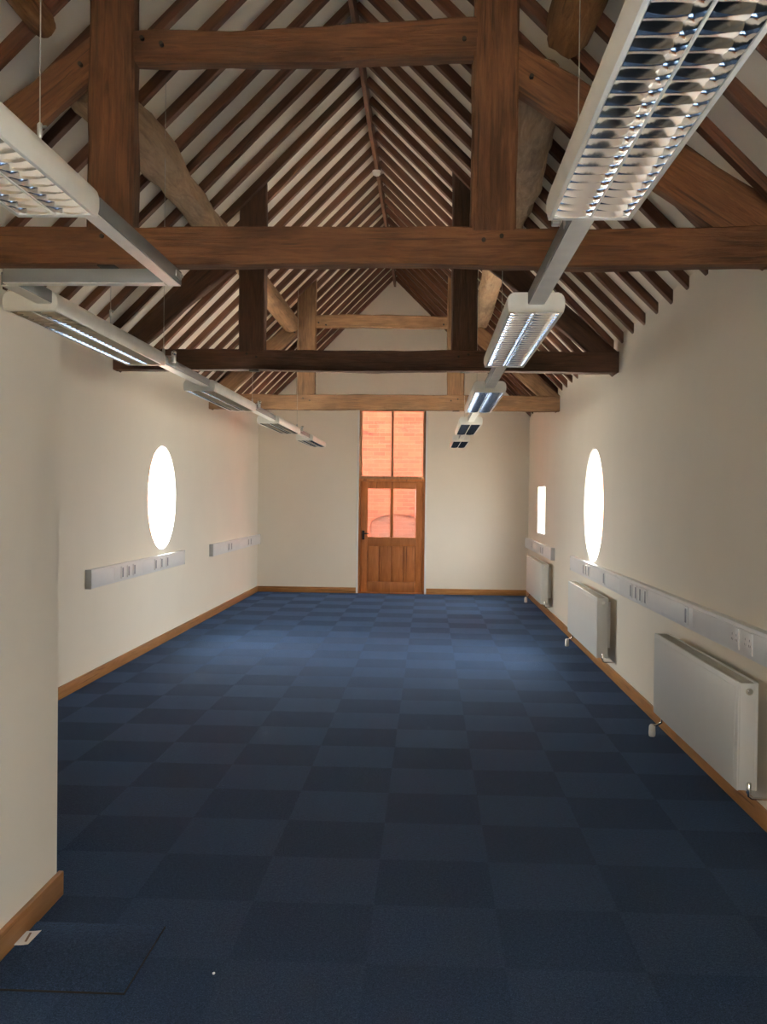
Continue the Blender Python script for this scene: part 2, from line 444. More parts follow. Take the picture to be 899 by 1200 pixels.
bm = bmesh.new()
H_ = XR - XC + 0.08
prof = [(XC - H_, PL_Z - H_), (XC, PL_Z), (XC + H_, PL_Z - H_), (XC + H_, PL_Z - H_ + 0.17), (XC, PL_Z + 0.17), (XC - H_, PL_Z - H_ + 0.17)]
A = [bm.verts.new((x, YN - WT, z)) for x, z in prof]; B = [bm.verts.new((x, YF + WT, z)) for x, z in prof]
for i in range(6): bm.faces.new((A[i], A[(i + 1) % 6], B[(i + 1) % 6], B[i]))
for R_ in (A, B): bm.faces.new((R_[0], R_[1], R_[4], R_[5])); bm.faces.new((R_[1], R_[2], R_[3], R_[4]))
tag(link('ceiling', bm, M['ceil']), 'pale plaster ceiling following the roof slopes behind the rafters', 'ceiling', kind='structure')

bm = bmesh.new(); box(bm, XL + 0.002, XP, YN + 0.002, YP, 0.0, ZP)
tag(link('wall_partition', bm, M['wall']), 'low cream partition wall standing at left foreground', 'wall', kind='structure')

def skirting(name, dims, label):
    bm = bmesh.new(); box(bm, *dims, bev=0.004)
    o = link(name, bm, M['skirt'], None, smooth=40)
    tag(o, label, 'baseboard', kind='structure')
    return o
def skirt_along_y(name, x0, x1, y0, y1, label):
    # local X runs along the board so the grain follows it
    bm = bmesh.new(); box(bm, 0, y1 - y0, x0, x1, 0, 0.1, bev=0.004)
    for v in bm.verts: v.co.y = v.co.y
    o = link(name, bm, M['skirt'], None, smooth=40)
    o.matrix_world = Matrix(((0, 1, 0, 0), (1, 0, 0, y0), (0, 0, 1, 0), (0, 0, 0, 1)))
    tag(o, label, 'baseboard', kind='structure')
skirt_along_y('baseboard_left', XL, XL + 0.02, YP, YF, 'varnished oak skirting along the left side wall')
skirt_along_y('baseboard_right', XR - 0.02, XR, YN, YF, 'varnished oak skirting along the right wall under radiators')
skirt_along_y('baseboard_partition', XP, XP + 0.022, YN, YP + 0.022, 'oak skirting along the foreground partition')
skirting('baseboard_far_left', (XL + 0.02, DX0 - 0.035, YF - 0.02, YF, 0, 0.1), 'oak skirting on far wall left of door')
skirting('baseboard_far_right', (DX1 + 0.035, XR - 0.02, YF - 0.02, YF, 0, 0.1), 'oak skirting on far wall right of door')

# ------------------------------------------------------------------ windows
def round_window(name, x, sgn, cy, cz, R, label):
    root = empty(name, (x, cy, cz)); tag(root, label, 'window', kind='structure')
    fx = sgn * 0.022
    bm = bmesh.new(); n = 96; rings = []
    for (r, w) in ((R, fx - 0.014), (R - 0.012, fx - 0.014), (R - 0.012, fx + 0.02), (R, fx + 0.02)):
        rings.append([bm.verts.new((w, r * math.cos(2 * PI * k / n), r * math.sin(2 * PI * k / n))) for k in range(n)])
    for a in range(4):
        A, B = rings[a], rings[(a + 1) % 4]
        for k in range(n): bm.faces.new((A[k], A[(k + 1) % n], B[(k + 1) % n], B[k]))
    link('window_frame', bm, M['white_paint'], root, smooth=40)
    bm = bmesh.new()
    ring = [bm.verts.new((fx, (R - 0.008) * math.cos(2 * PI * k / n), (R - 0.008) * math.sin(2 * PI * k / n))) for k in range(n)]
    bm.faces.new(ring); link('pane', bm, M['glass'], root)
round_window('window_1', XL, -1, *WIN_L, 'bright round window in the left wall above the trunking')
round_window('window_2', XR, 1, *WIN_R, 'bright round window in the right wall above the middle radiator')
round_window('window_added', XR, 1, *WIN_B, 'added unseen round window in the right wall beside the viewer')  # out of view; added as a daylight source for the foreground

root = empty('window_3', (XR, REC[0], REC[2])); tag(root, 'small bright rectangular window near the far right corner', 'window', kind='structure')
bm = bmesh.new(); wy, wz = REC[1] - REC[0], REC[3] - REC[2]
for d in ((0.008, 0.03, 0, wy, 0, 0.015), (0.008, 0.03, 0, wy, wz - 0.015, wz), (0.008, 0.03, 0, 0.02, 0.015, wz - 0.015), (0.008, 0.03, wy - 0.02, wy, 0.015, wz - 0.015)): box(bm, *d)
link('window_frame', bm, M['white_paint'], root)
bm = bmesh.new(); bm.faces.new([bm.verts.new(p) for p in ((0.018, 0.02, 0.015), (0.018, wy - 0.02, 0.015), (0.018, wy - 0.02, wz - 0.015), (0.018, 0.02, wz - 0.015))])
link('pane', bm, M['glass'], root)

def pane(name, x0, x1, z0, z1, y, parent):
    bm = bmesh.new(); bm.faces.new([bm.verts.new(p) for p in ((x0, y, z0), (x1, y, z0), (x1, y, z1), (x0, y, z1))])
    return link(name, bm, M['glass'], parent)

# far opening: fixed light over the plank door
W0 = 1.985
root = empty('window_5', (DX0, YF, W0)); tag(root, 'tall two pane fixed window above the far door', 'window', kind='structure')
w_, h_ = DX1 - DX0, DTOP - W0
fb = bmesh.new()
for d in ((0, w_, 0.02, 0.09, 0, 0.05), (0, w_, 0.02, 0.09, h_ - 0.06, h_), (0, 0.05, 0.02, 0.09, 0.05, h_ - 0.06), (w_ - 0.05, w_, 0.02, 0.09, 0.05, h_ - 0.06)): box(fb, *d, bev=0.004)
link('window_frame', fb, M['frame'], root)
boxo('mullion', M['frame'], root, (w_ / 2 - 0.022, w_ / 2 + 0.022, 0.025, 0.085, 0.05, h_ - 0.06), 0.004)
pane('pane', 0.05, w_ / 2 - 0.022, 0.05, h_ - 0.06, 0.055, root); pane('pane', w_ / 2 + 0.022, w_ - 0.05, 0.05, h_ - 0.06, 0.055, root)

root = empty('door_1', (DX0, YF, 0)); tag(root, 'half glazed wooden plank door at the far end', 'door', kind='structure')
fb = bmesh.new()
for d in ((0, 0.03, 0.0, 0.10, 0, W0), (w_ - 0.03, w_, 0.0, 0.10, 0, W0), (0.03, w_ - 0.03, 0.0, 0.10, W0 - 0.04, W0), (0.03, w_ - 0.03, 0.0, 0.10, 0, 0.018), (0.03, 0.05, 0.066, 0.10, 0.018, W0 - 0.04), (w_ - 0.05, w_ - 0.03, 0.066, 0.10, 0.018, W0 - 0.04), (0.05, w_ - 0.05, 0.066, 0.10, W0 - 0.06, W0 - 0.04)): box(fb, *d, bev=0.002)
link('door_frame', fb, M['door'], root)
a, b = 0.033, w_ - 0.033                                   # door leaf edges
st = 0.125; ym, yM = 0.02, 0.065
for nm, d in (('stile', (a, a + st, ym, yM, 0.02, W0 - 0.045)), ('stile', (b - st, b, ym, yM, 0.02, W0 - 0.045)),
              ('top_rail', (a + st, b - st, ym, yM, W0 - 0.165, W0 - 0.045)), ('lock_rail', (a + st, b - st, ym, yM, 0.82, 0.975)),
              ('bottom_rail', (a + st, b - st, ym, yM, 0.02, 0.20)),
              ('glazing_bar', ((a + b) / 2 - 0.027, (a + b) / 2 + 0.027, ym + 0.004, yM, 0.975, W0 - 0.165))):
    boxo(nm, M['door'], root, d, 0.004)
pb = bmesh.new(); npk = 4; pw = (b - a - 2 * st) / npk
for k in range(npk):
    x0 = a + st + k * pw
    box(pb, x0 + 0.010, x0 + pw - 0.010, ym + 0.006, yM - 0.008, 0.20, 0.82, bev=0.006)
box(pb, a + st, b - st, yM - 0.02, yM - 0.008, 0.20, 0.82)
link('plank_panel', pb, M['door'], root, smooth=40)
pane('pane', a + st, (a + b) / 2 - 0.027, 0.975, W0 - 0.165, 0.045, root)
pane('pane', (a + b) / 2 + 0.027, b - st, 0.975, W0 - 0.165, 0.045, root)
hb = bmesh.new(); box(hb, a + 0.03, a + 0.075, ym - 0.012, ym, 0.93, 1.09, bev=0.006)
tube(hb, [(a + 0.052, ym - 0.005, 1.04), (a + 0.052, ym - 0.05, 1.04), (a + 0.065, ym - 0.055, 1.04), (a + 0.155, ym - 0.05, 1.035)], [0.012, 0.011, 0.013, 0.010])
bmesh.ops.create_uvsphere(hb, u_segments=12, v_segments=8, radius=0.014, matrix=Matrix.Translation((a + 0.052, ym - 0.012, 0.965)))
hd = link('door_handle', hb, M['iron'], root, smooth=40); hd['label'] = 'black iron lever handle'

for nm, x0, x1, lb in (('trim_1', DX0 - 0.032, DX0, 'thin pale trim strip left of the far door'), ('trim_2', DX1, DX1 + 0.032, 'thin pale trim strip right of the far door')):
    bm = bmesh.new(); box(bm, x0, x1, YF - 0.012, YF, 0, DTOP, bev=0.003)
    tag(link(nm, bm, M['reveal']), lb, 'trim', kind='structure')

root = empty('door_added', (NX0, YN, 0)); tag(root, 'added unseen glazed double doors behind the viewer', 'door', kind='structure')  # unseen doors, added to let daylight in from behind
w_, fb = NX1 - NX0, bmesh.new()
for d in ((0, w_, -0.1, -0.03, NTOP - 0.08, NTOP), (0, w_, -0.1, -0.03, 0, 0.9), (0, 0.08, -0.1, -0.03, 0.9, NTOP - 0.08), (w_ - 0.08, w_, -0.1, -0.03, 0.9, NTOP - 0.08), (w_ / 2 - 0.08, w_ / 2 + 0.08, -0.1, -0.03, 0.9, NTOP - 0.08)): box(fb, *d)
link('door_frame', fb, M['door'], root)
pane('pane', 0.08, w_ / 2 - 0.08, 0.9, NTOP - 0.08, -0.06, root); pane('pane', w_ / 2 + 0.08, w_ - 0.08, 0.9, NTOP - 0.08, -0.06, root)

# ------------------------------------------------------------------ yard outside the far door
bm = bmesh.new(); box(bm, -18, 18, -20, 40, -0.35, -0.15)
tag(link('ground_outside', bm, M['ground']), 'grey paved yard outside the building', 'ground', kind='structure')
YB = 19.1
root = empty('brick_building', (-0.61, YB, -0.15)); tag(root, 'orange brick wall of the building seen through the far door', 'building')
bm = bmesh.new(); box(bm, -2.75, 2.75, -1.22, -0.005, 4.30, 4.42)  # unseen slab over the yard, added to keep daylight off the brick
link('added_shade_roof', bm, M['skirt'], root)
bm = bmesh.new(); n = 24; aw, az, ah = 0.50, 1.13, 0.22       # arch half width, springing and rise (above ground origin)
arch = [(aw * math.cos(PI * k / n), 0.15 + az + ah * math.sin(PI * k / n)) for k in range(n + 1)]
def prism(bm, poly, y0, y1):
    A = [bm.verts.new((x, y0, z)) for x, z in poly]; B = [bm.verts.new((x, y1, z)) for x, z in poly]
    bm.faces.new(A); bm.faces.new(B[::-1])
    for i in range(len(poly)): bm.faces.new((A[i], A[(i + 1) % len(poly)], B[(i + 1) % len(poly)], B[i]))
prism(bm, [(-6, 0), (-aw, 0), (-aw, 0.15 + az), (-6, 0.15 + az)], 0, 0.3)
prism(bm, [(aw, 0), (6, 0), (6, 0.15 + az), (aw, 0.15 + az)], 0, 0.3)
prism(bm, [(-6, 0.15 + az)] + [(x, z) for x, z in arch[::-1]] + [(6, 0.15 + az), (6, 5.8), (-6, 5.8)], 0, 0.3)
link('brick_wall', bm, M['brick'], root)
for x0, x1 in ((-3.1, -2.8), (2.8, 3.1)):  # unseen returns, added to block sky light from the sides
    bm = bmesh.new(); prism(bm, [(x0, 0), (x1, 0), (x1, 5.8), (x0, 5.8)], YF + WT + 0.01 - YB, 0.0)
    link('added_shade_wall', bm, M['brick'], root)
bm = bmesh.new(); prism(bm, [(-aw, 0), (aw, 0)] + arch, 0.03, 0.12)
o = link('arch_infill', bm, M['brick_dark'], root); o['label'] = 'dull brown infill under the brick arch'

# ------------------------------------------------------------------ roof trusses
def truss(name, y, mats, d, label, seed):
    """d: z0,z1 of the tie, post xs, collar zs, principal lines"""
    base = (XC, y, d['z0']); root = empty(name, base); tag(root, label, 'roof truss', 'queen post roof trusses')
    yc = y + d['t'] / 2; m_t, m_p, m_c, m_r = mats
    tie = beam('tie_beam', m_t, root, (XL - 0.1, yc, (d['z0'] + d['z1']) / 2), (XR + 0.1, yc, (d['z0'] + d['z1']) / 2), d['t'], d['z1'] - d['z0'], seed, base, irr=d.get('irr', 0.008), drift=0.012, ch=0.005)
    for hx in d['holes']:
        bm = bmesh.new(); box(bm, hx - 0.045, hx + 0.045, yc - 0.03, yc + 0.05, d['z0'] - 0.004, d['z0'] + 0.02)
        hb = link('mortise', bm, M['hole'], root, (-base[0], -base[1], -base[2])); hb['label'] = 'dark empty mortise under the beam'
    posts = []
    for k, (x0, x1) in enumerate(d['posts']):
        xc = (x0 + x1) / 2; ztop = PL_Z - abs(xc - XC) - 0.012; s = 1 if xc < XC else -1
        # local z of the post points along world x, so the top follows the roof slope
        posts.append(beam('queen_post', m_p, root, (xc, yc, d['z1'] - 0.02), (xc, yc, ztop), d['t'] - 0.004, x1 - x0, seed + 3 + k, base, up=(1, 0, 0), cut1=(0, s), irr=0.010, w1=d['t'] - 0.004))
    xa, xb = d['posts'][0][1] - 0.02, d['posts'][1][0] + 0.02
    (l0, l1), (r0, r1) = d['collar']
    beam('collar_beam', m_c, root, (xa, yc, (l0 + l1) / 2), (xb, yc, (r0 + r1) / 2), d['t'] - 0.02, l1 - l0, seed + 7, base, h1=r1 - r0, irr=0.012, drift=0.02)
    for k, (p, q, h0, h1) in enumerate(d['prin']):
        beam('principal_rafter', m_r, root, (p[0], yc + 0.006, p[1]), (q[0], yc + 0.006, q[1]), d['t'] - 0.03, h0, seed + 11 + k, base, h1=h1, irr=0.016, drift=0.02)
    # oak pegs at the joints
    for (px, pz) in d['pegs']:
        bm = bmesh.new(); tube(bm, [(px - base[0], -0.010, pz - base[2]), (px - base[0], 0.03, pz - base[2])], 0.011, 10)
        link('peg', bm, M['hole'], root, smooth=50)
    return root

T1, T2, T3 = 5.02, 9.13, 13.18
pegs = lambda pl, pr: [(pl - 0.04, 2.98), (pl + 0.05, 2.95), (pr - 0.05, 2.96), (pr + 0.04, 2.98), (pl + 0.16, 3.99), (pl + 0.26, 3.96), (pr - 0.16, 3.97), (pl - 0.16, 3.86), (pr + 0.18, 3.78)]
truss('roof_truss', T1, (M['oak_near'], M['oak_near'], M['oak_near'], M['oak_near']),
      dict(z0=2.84, z1=3.03, t=0.13, posts=[(-1.765, -1.53), (0.203, 0.428)], collar=((3.875, 4.035), (3.885, 4.08)), holes=(-1.68, 0.30),
           prin=[((-3.0, 2.93), (-1.70, 3.955), 0.27, 0.17), ((1.78, 2.97), (0.36, 3.90), 0.30, 0.2)], pegs=pegs(-1.65, 0.315)),
      'mid brown oak truss nearest the camera, spanning above the first lights', 1)
truss('roof_truss', T2, (M['oak_dark_shaded'], M['oak_dark_shaded'], M['oak_dark_shaded'], M['oak_dark_shaded']),
      dict(z0=2.83, z1=3.02, t=0.14, posts=[(-1.783, -1.535), (0.198, 0.438)], collar=((3.91, 4.07), (3.91, 4.07)), holes=(-1.64, 0.33),
           prin=[((-3.0, 2.90), (-1.70, 4.03), 0.19, 0.19), ((1.76, 2.88), (0.36, 4.06), 0.19, 0.19)], pegs=pegs(-1.66, 0.315)),
      'darkest brown truss, partly shade in its colour, second from the camera, with its ends at both walls', 21)
truss('roof_truss', T3, (M['oak_pale'], M['oak_pale'], M['oak_pale'], M['oak_pale']),
      dict(z0=2.83, z1=3.03, t=0.14, posts=[(-1.778, -1.527), (0.232, 0.457)], collar=((3.935, 4.105), (3.925, 4.09)), holes=(-1.64, 0.36),
           prin=[((-3.0, 2.90), (-1.70, 4.03), 0.20, 0.20), ((1.76, 2.90), (0.40, 4.05), 0.20, 0.20)], pegs=pegs(-1.65, 0.34)),
      'pale honey coloured truss farthest from the camera, in front of the door', 41)

# ------------------------------------------------------------------ rafters, ridge, purlins
ORD = ['first', 'second', 'third', 'fourth', 'fifth', 'sixth', 'seventh', 'eighth', 'ninth', 'tenth', 'eleventh']
RL = math.sqrt(2) * (XR - XC + 0.03)
proto = []
for k in range(4):
    me_o = link('roof_rafter', beam_mesh(RL, 0.068, 0.078, 60 + k, seg=0.25, irr=0.004, drift=0.012, ch=0.004), M['rafter'], smooth=38)
    proto.append(me_o.data); bpy.data.objects.remove(me_o)
ys = [8.09 + 0.445 * k for k in range(-11, 21)]
for s, side in ((-1, 'left'), (1, 'right')):
    cnt = {}
    for i, y in enumerate(ys):
        bay = 0 if y < T1 else 1 if y < T2 else 2 if y < T3 else 3
        k = cnt.get(bay, 0); cnt[bay] = k + 1
        o = bpy.data.objects.new('roof_rafter', proto[(i * 3 + (s > 0)) % 4]); COL.objects.link(o)
        off = 0.039 * math.sqrt(0.5)
        p0 = Vector((XC + s * (XR - XC + 0.03) + s * off, y + random.uniform(-0.008, 0.008), RAFT_Z - (XR - XC + 0.03) + off))
        p1 = Vector((XC + s * off, y + random.uniform(-0.008, 0.008), RAFT_Z + off))
        orient(o, p0, p1, (s, 0, 1))
        if bay == 0:
            kk = sum(1 for q in ys if q < T1) - 1 - k
            lb = f'brown rafter on the {side} slope, {ORD[kk]} on the camera side of the nearest truss'
        else:
            lb = f'brown rafter on the {side} slope, {ORD[k]} beyond the {["", "nearest", "middle", "farthest"][bay]} truss'
        tag(o, lb, 'rafter', f'rafters on the {side} roof slope')
bm = beam_mesh(YF + 0.02 - 2.0, 0.036, 0.20, 90, seg=0.4, irr=0.003, drift=0.012, ch=0.003)
o = link('ridge_board', bm, M['rafter'], smooth=38); orient(o, (XC, 2.0, 5.40), (XC, YF + 0.02, 5.40), (0, 0, 1))
tag(o, 'long thin brown ridge board along the top of the roof', 'ridge board')

def purlin(y0, pts, mat, label, seed, flat=1.0, rough=0.10):
    bm = log_mesh(pts, seed, rough=rough, flat=flat)
    o = link('purlin', bm, mat, smooth=50)
    # local X along world +Y, local Y along world -X
    o.matrix_world = Matrix(((0, -1, 0, 0), (1, 0, 0, y0), (0, 0, 1, 0), (0, 0, 0, 1)))
    tag(o, label, 'purlin', 'log purlins under the rafters')
purlin(1.6, [(0, 1.93, 4.01, 0.085), (1.8, 1.95, 4.03, 0.085), (3.33, 1.965, 4.02, 0.066)], M['oak_log'], 'rounded orange log purlin on the left slope, ending in front of the nearest truss', 1)
purlin(1.6, [(0, -0.68, 4.01, 0.13), (2.6, -0.69, 4.0, 0.14), (3.36, -0.67, 3.97, 0.115)], M['oak_log'], 'gnarled log purlin on the right slope, ending in front of the nearest truss', 2, rough=0.16)
purlin(5.16, [(0, 1.86, 3.84, 0.11), (1.3, 1.84, 3.92, 0.135), (2.3, 1.88, 3.96, 0.105), (3.96, 1.93, 4.02, 0.10)], M['oak_grey'], 'curved pale log purlin left of the ridge between nearest and middle trusses', 3, flat=2, rough=0.14)
purlin(5.16, [(0, -0.56, 3.83, 0.10), (0.9, -0.58, 3.86, 0.14), (1.8, -0.64, 3.96, 0.14), (3.96, -0.70, 4.06, 0.11)], M['oak_grey'], 'grey weathered purlin beside the right post between nearest and middle trusses', 4, flat=2, rough=0.2)
purlin(9.28, [(0, 1.90, 4.02, 0.10), (2.0, 1.88, 4.0, 0.105), (3.9, 1.86, 3.97, 0.11)], M['oak_pale'], 'pale squared purlin on the left slope between middle and farthest trusses', 5, flat=2, rough=0.05)
purlin(9.28, [(0, -0.66, 4.03, 0.11), (2.0, -0.66, 4.03, 0.11), (3.9, -0.68, 4.02, 0.10)], M['oak_grey'], 'pale rough purlin on the right slope between middle and farthest trusses', 6, flat=2, rough=0.14)

# white detector on the ridge
root = empty('smoke_detector', (XC, 11.05, 5.30)); tag(root, 'small white smoke detector under the ridge board', 'smoke detector')
bm = bmesh.new(); tube(bm, [(0, 0, 0), (0, 0, -0.012), (0, 0, -0.02), (0, 0, -0.04), (0, 0, -0.05)], [0.05, 0.05, 0.044, 0.042, 0.03], 24)
link('detector_body', bm, M['fitting'], root, smooth=40)
bm = bmesh.new(); tube(bm, [(0, 0, -0.048), (0, 0, -0.058)], [0.014, 0.010], 12); link('sensor', bm, M['fitting'], root, smooth=40)

# ------------------------------------------------------------------ light fittings
FW, FH, FL = 0.118, 0.086, 1.80            # half width, height, length
def make_fitting():
    root = empty('louvred_light', (0, 0, 0))
    prof = [(-FW, 0), (-FW - 0.007, 0.024), (-FW - 0.007, 0.052), (-FW - 0.002, 0.070), (-FW + 0.008, 0.081), (-FW + 0.022, FH)]
    prof = prof + [(-x, z) for x, z in prof[::-1]]
    bm = bmesh.new(); n = len(prof)
    stations = [(0, 0.97), (0.004, 0.99), (0.010, 1.0), (FL - 0.010, 1.0), (FL - 0.004, 0.99), (FL, 0.97)]
    rings = [[bm.verts.new((x * (s if z > 0.005 else min(1, s + 0.02)), y, z if z < 0.03 else 0.03 + (z - 0.03) * s)) for x, z in prof] for y, s in stations]
    for A, B in zip(rings, rings[1:]):
        for k in range(n - 1): bm.faces.new((A[k], A[k + 1], B[k + 1], B[k]))
    bm.faces.new(rings[0]); bm.faces.new(rings[-1][::-1])
    # flat inner tray above the louvres
    x1, y0, y1, zt = FW - 0.012, 0.025, FL - 0.025, 0.062
    box(bm, -x1, x1, y0, y1, zt, zt + 0.004)
    link('housing', bm, M['fitting'], root, smooth=50)
    # bottom rim and centre spine
    bm = bmesh.new()
    for d in ((-FW, -x1, 0, FL, 0, 0.012), (x1, FW, 0, FL, 0, 0.012), (-x1, x1, 0, y0, 0, 0.012), (-x1, x1, y1, FL, 0, 0.012), (-0.003, 0.003, y0, y1, -0.001, 0.05)): box(bm, *d, bev=0.0012)
    link('rim', bm, M['fitting'], root, smooth=40)
    # two parabolic louvres
    for s in (-1, 1):
        bm = bmesh.new(); ca, cb = (0.004, x1 - 0.002); hgt = 0.046
        # side reflectors
        for (xa, xb) in ((ca, ca + 0.016), (cb, cb - 0.016)):
            P = [(xa + (xb - xa) * (t ** 2), 0.002 + hgt * t) for t in (0, .25, .5, .75, 1)]
            A = [bm.verts.new((s * x, y0, z)) for x, z in P]; B = [bm.verts.new((s * x, y1, z)) for x, z in P]
            for i in range(4): bm.faces.new((A[i], A[i + 1], B[i + 1], B[i]))
        # cross blades: curved V section, lower in the middle of the trough
        nb = 28; pitch = (y1 - y0) / nb
        for k in range(nb + 1):
            yb = y0 + k * pitch
            rows = []
            for j in range(9):
                u = j / 8; x = ca + (cb - ca) * u; dip = 0.007 * (2 * u - 1) ** 2
                col = []
                for t in (-1, -.66, -.33, 0, .33, .66, 1):
                    z = 0.001 + dip + (hgt - 0.006 - dip) * abs(t) ** 0.7 * 0.9
                    col.append(bm.verts.new((s * x, min(y1, max(y0, yb + 0.015 * (abs(t) ** 1.6) * (1 if t > 0 else -1))), z)))
                rows.append(col)
            for A, B in zip(rows, rows[1:]):
                for i in range(6): bm.faces.new((A[i], A[i + 1], B[i + 1], B[i]))
        link('louvre', bm, M['louvre'], root, smooth=35)
        bm = bmesh.new(); xm = s * (ca + cb) / 2
        tube(bm, [(xm, y0 + 0.03, 0.052), (xm, y1 - 0.03, 0.052)], 0.008, 10)
        link('fluorescent_tube', bm, M['tube'], root, smooth=40)
    return root
fit = make_fitting()
FZ = 2.46
row_r = [1.09, 4.29, 7.50, 10.74, 13.92]
row_l = [1.05, 4.29, 7.52, 10.80, 13.98]
WHERE = ['nearest the camera', 'second from the camera', 'third from the camera', 'fourth from the camera', 'farthest from the camera']
spots = [(0.456, y, 'right', i) for i, y in enumerate(row_r)] + [(-1.09 if i == 0 else -1.765, y, 'left', i) for i, y in enumerate(row_l)]
for k, (x, y, side, i) in enumerate(spots):
    o = fit if k == 0 else copy_tree(fit)
    o.location = (x, y, FZ)
    tag(o, f'white louvred light fitting {WHERE[i]} in the {side} hand row', 'light fitting', f'louvred lights in the {side} row')

TW, TZ0, TZ1 = 0.036, 0.034 + FZ, 0.088 + FZ
def track(name, x, y0, y1, label, group, end_latch=False, tw=TW):
    root = empty(name, (x, y0, TZ0)); tag(root, label, 'lighting track', group)
    bm = bmesh.new(); L = y1 - y0; h = TZ1 - TZ0
    box(bm, -tw, tw, 0, L, 0, h, bev=0.003)
    link('track_body', bm, M['track'], root, smooth=40)
    bm = bmesh.new(); box(bm, -tw + 0.004, tw - 0.004, 0.0, L, -0.003, 0.002)
    link('cover_strip', bm, M['fitting'], root)
    if end_latch:
        bm = bmesh.new(); box(bm, tw - 0.001, tw + 0.006, L - 0.10, L - 0.02, 0.016, 0.042, bev=0.003)
        tube(bm, [(tw + 0.004, L - 0.03, 0.03), (tw + 0.012, L - 0.03, 0.03)], 0.008, 10)
        link('latch', bm, M['steel'], root, smooth=40)
    return root
BET = ['first and second', 'second and third', 'third and fourth', 'fourth and fifth']
for i in range(4):
    track('lighting_track', 0.456, row_r[i] + FL, row_r[i + 1], f'grey track bar joining {BET[i]} lights of the right hand row', 'track bars of the right light row')
track('lighting_track', -1.025, row_l[0] + FL, 3.93, 'grey track bar running from the nearest left light to the corner', 'track bars of the left light row', True, 0.028)
bm_root = empty('lighting_track', (-1.703, 3.87, TZ0)); tag(bm_root, 'grey track bar crossing sideways at the upper left', 'lighting track', 'track bars of the left light row')
bm = bmesh.new(); box(bm, 0.0, 0.648, 0, 0.06, 0, TZ1 - TZ0, bev=0.003); link('track_body', bm, M['track'], bm_root, smooth=40)
bm = bmesh.new(); box(bm, 0.0, 0.648, 0.004, 0.056, -0.003, 0.002); link('cover_strip', bm, M['fitting'], bm_root)
track('lighting_track', -1.70, 3.93, row_l[1], 'short grey track bar behind the sideways bar at upper left', 'track bars of the left light row')
for i in range(1, 4):
    track('lighting_track', -1.72, row_l[i] + FL, row_l[i + 1], f'grey track bar joining {BET[i]} lights of the left hand row', 'track bars of the left light row')

# wires and clamps that carry the tracks
def clamp(x, y, side, label):
    z1 = PL_Z - abs(x - XC) - 0.015
    root = empty('suspension_clamp', (x, y, TZ1)); tag(root, label, 'suspension clamp', 'suspension clamps of the light rows')
    h = TZ1 - TZ0
    bm = bmesh.new()
    box(bm, -TW - 0.003, TW + 0.003, -0.025, 0.025, 0.0, 0.004, bev=0.001)
    for sx in (-1, 1): box(bm, sx * (TW + 0.0015) - 0.0015, sx * (TW + 0.0015) + 0.0015, -0.025, 0.025, -h * 0.75, 0.004)
    tube(bm, [(0, 0, 0.003), (0, 0, 0.05), (0, 0, 0.06)], [0.009, 0.009, 0.004], 12)
    xs = side * (TW + 0.03)
    box(bm, min(0, xs) - 0.001, max(0, xs) + 0.001, -0.015, 0.015, 0.004, 0.008); box(bm, xs - 0.012, xs + 0.012, -0.02, 0.02, -0.035, 0.035, bev=0.003)
    link('clamp_plate', bm, M['steel'], root, smooth=40)
    bm = bmesh.new(); tube(bm, [(xs, -0.02, 0.02), (xs + side * 0.012, -0.035, 0.022)], 0.006, 10)
    bmesh.ops.create_uvsphere(bm, u_segments=14, v_segments=10, radius=0.015, matrix=Matrix.Translation((xs + side * 0.014, -0.04, 0.022)))
    link('clamp_knob', bm, M['chrome'], root, smooth=60)
    bm = bmesh.new(); tube(bm, [(0, 0, 0.055), (0, 0, z1 - TZ1)], 0.0016, 6); link('wire', bm, M['steel'], root, smooth=60)
GAP = ['first', 'second', 'third', 'fourth']
for i in range(4):
    clamp(0.456, row_r[i] + FL + 0.24, -1, f'steel clamp with round knob on the track after the {GAP[i]} right hand light')
for i in range(1, 4):
    clamp(-1.72, row_l[i] + FL + 0.24, 1, f'steel clamp with round knob on the track after the {GAP[i]} left hand light')

def wire(x, y, label):
    z1 = PL_Z - abs(x - XC) - 0.02
    root = empty('suspension_wire', (x, y, FZ + FH - 0.005)); tag(root, label, 'wire')
    L = z1 - (FZ + FH - 0.005)
    bm = bmesh.new(); tube(bm, [(0, 0, 0), (0, 0, L)], 0.0018, 6); link('wire', bm, M['steel'], root, smooth=60)
    bm = bmesh.new(); tube(bm, [(0, 0, 0.055), (0, 0, 0.062), (0, 0, 0.095), (0, 0, 0.10)], [0.003, 0.007, 0.007, 0.003], 10)
    tube(bm, [(0, 0, 0.088), (0.018, 0, 0.088)], 0.004, 8); link('wire_grip', bm, M['steel'], root, smooth=40)
wire(-1.045, 2.60, 'thin steel wire holding up the nearest left light')
wire(-1.70, 5.2, 'thin steel wire holding up the second left light')

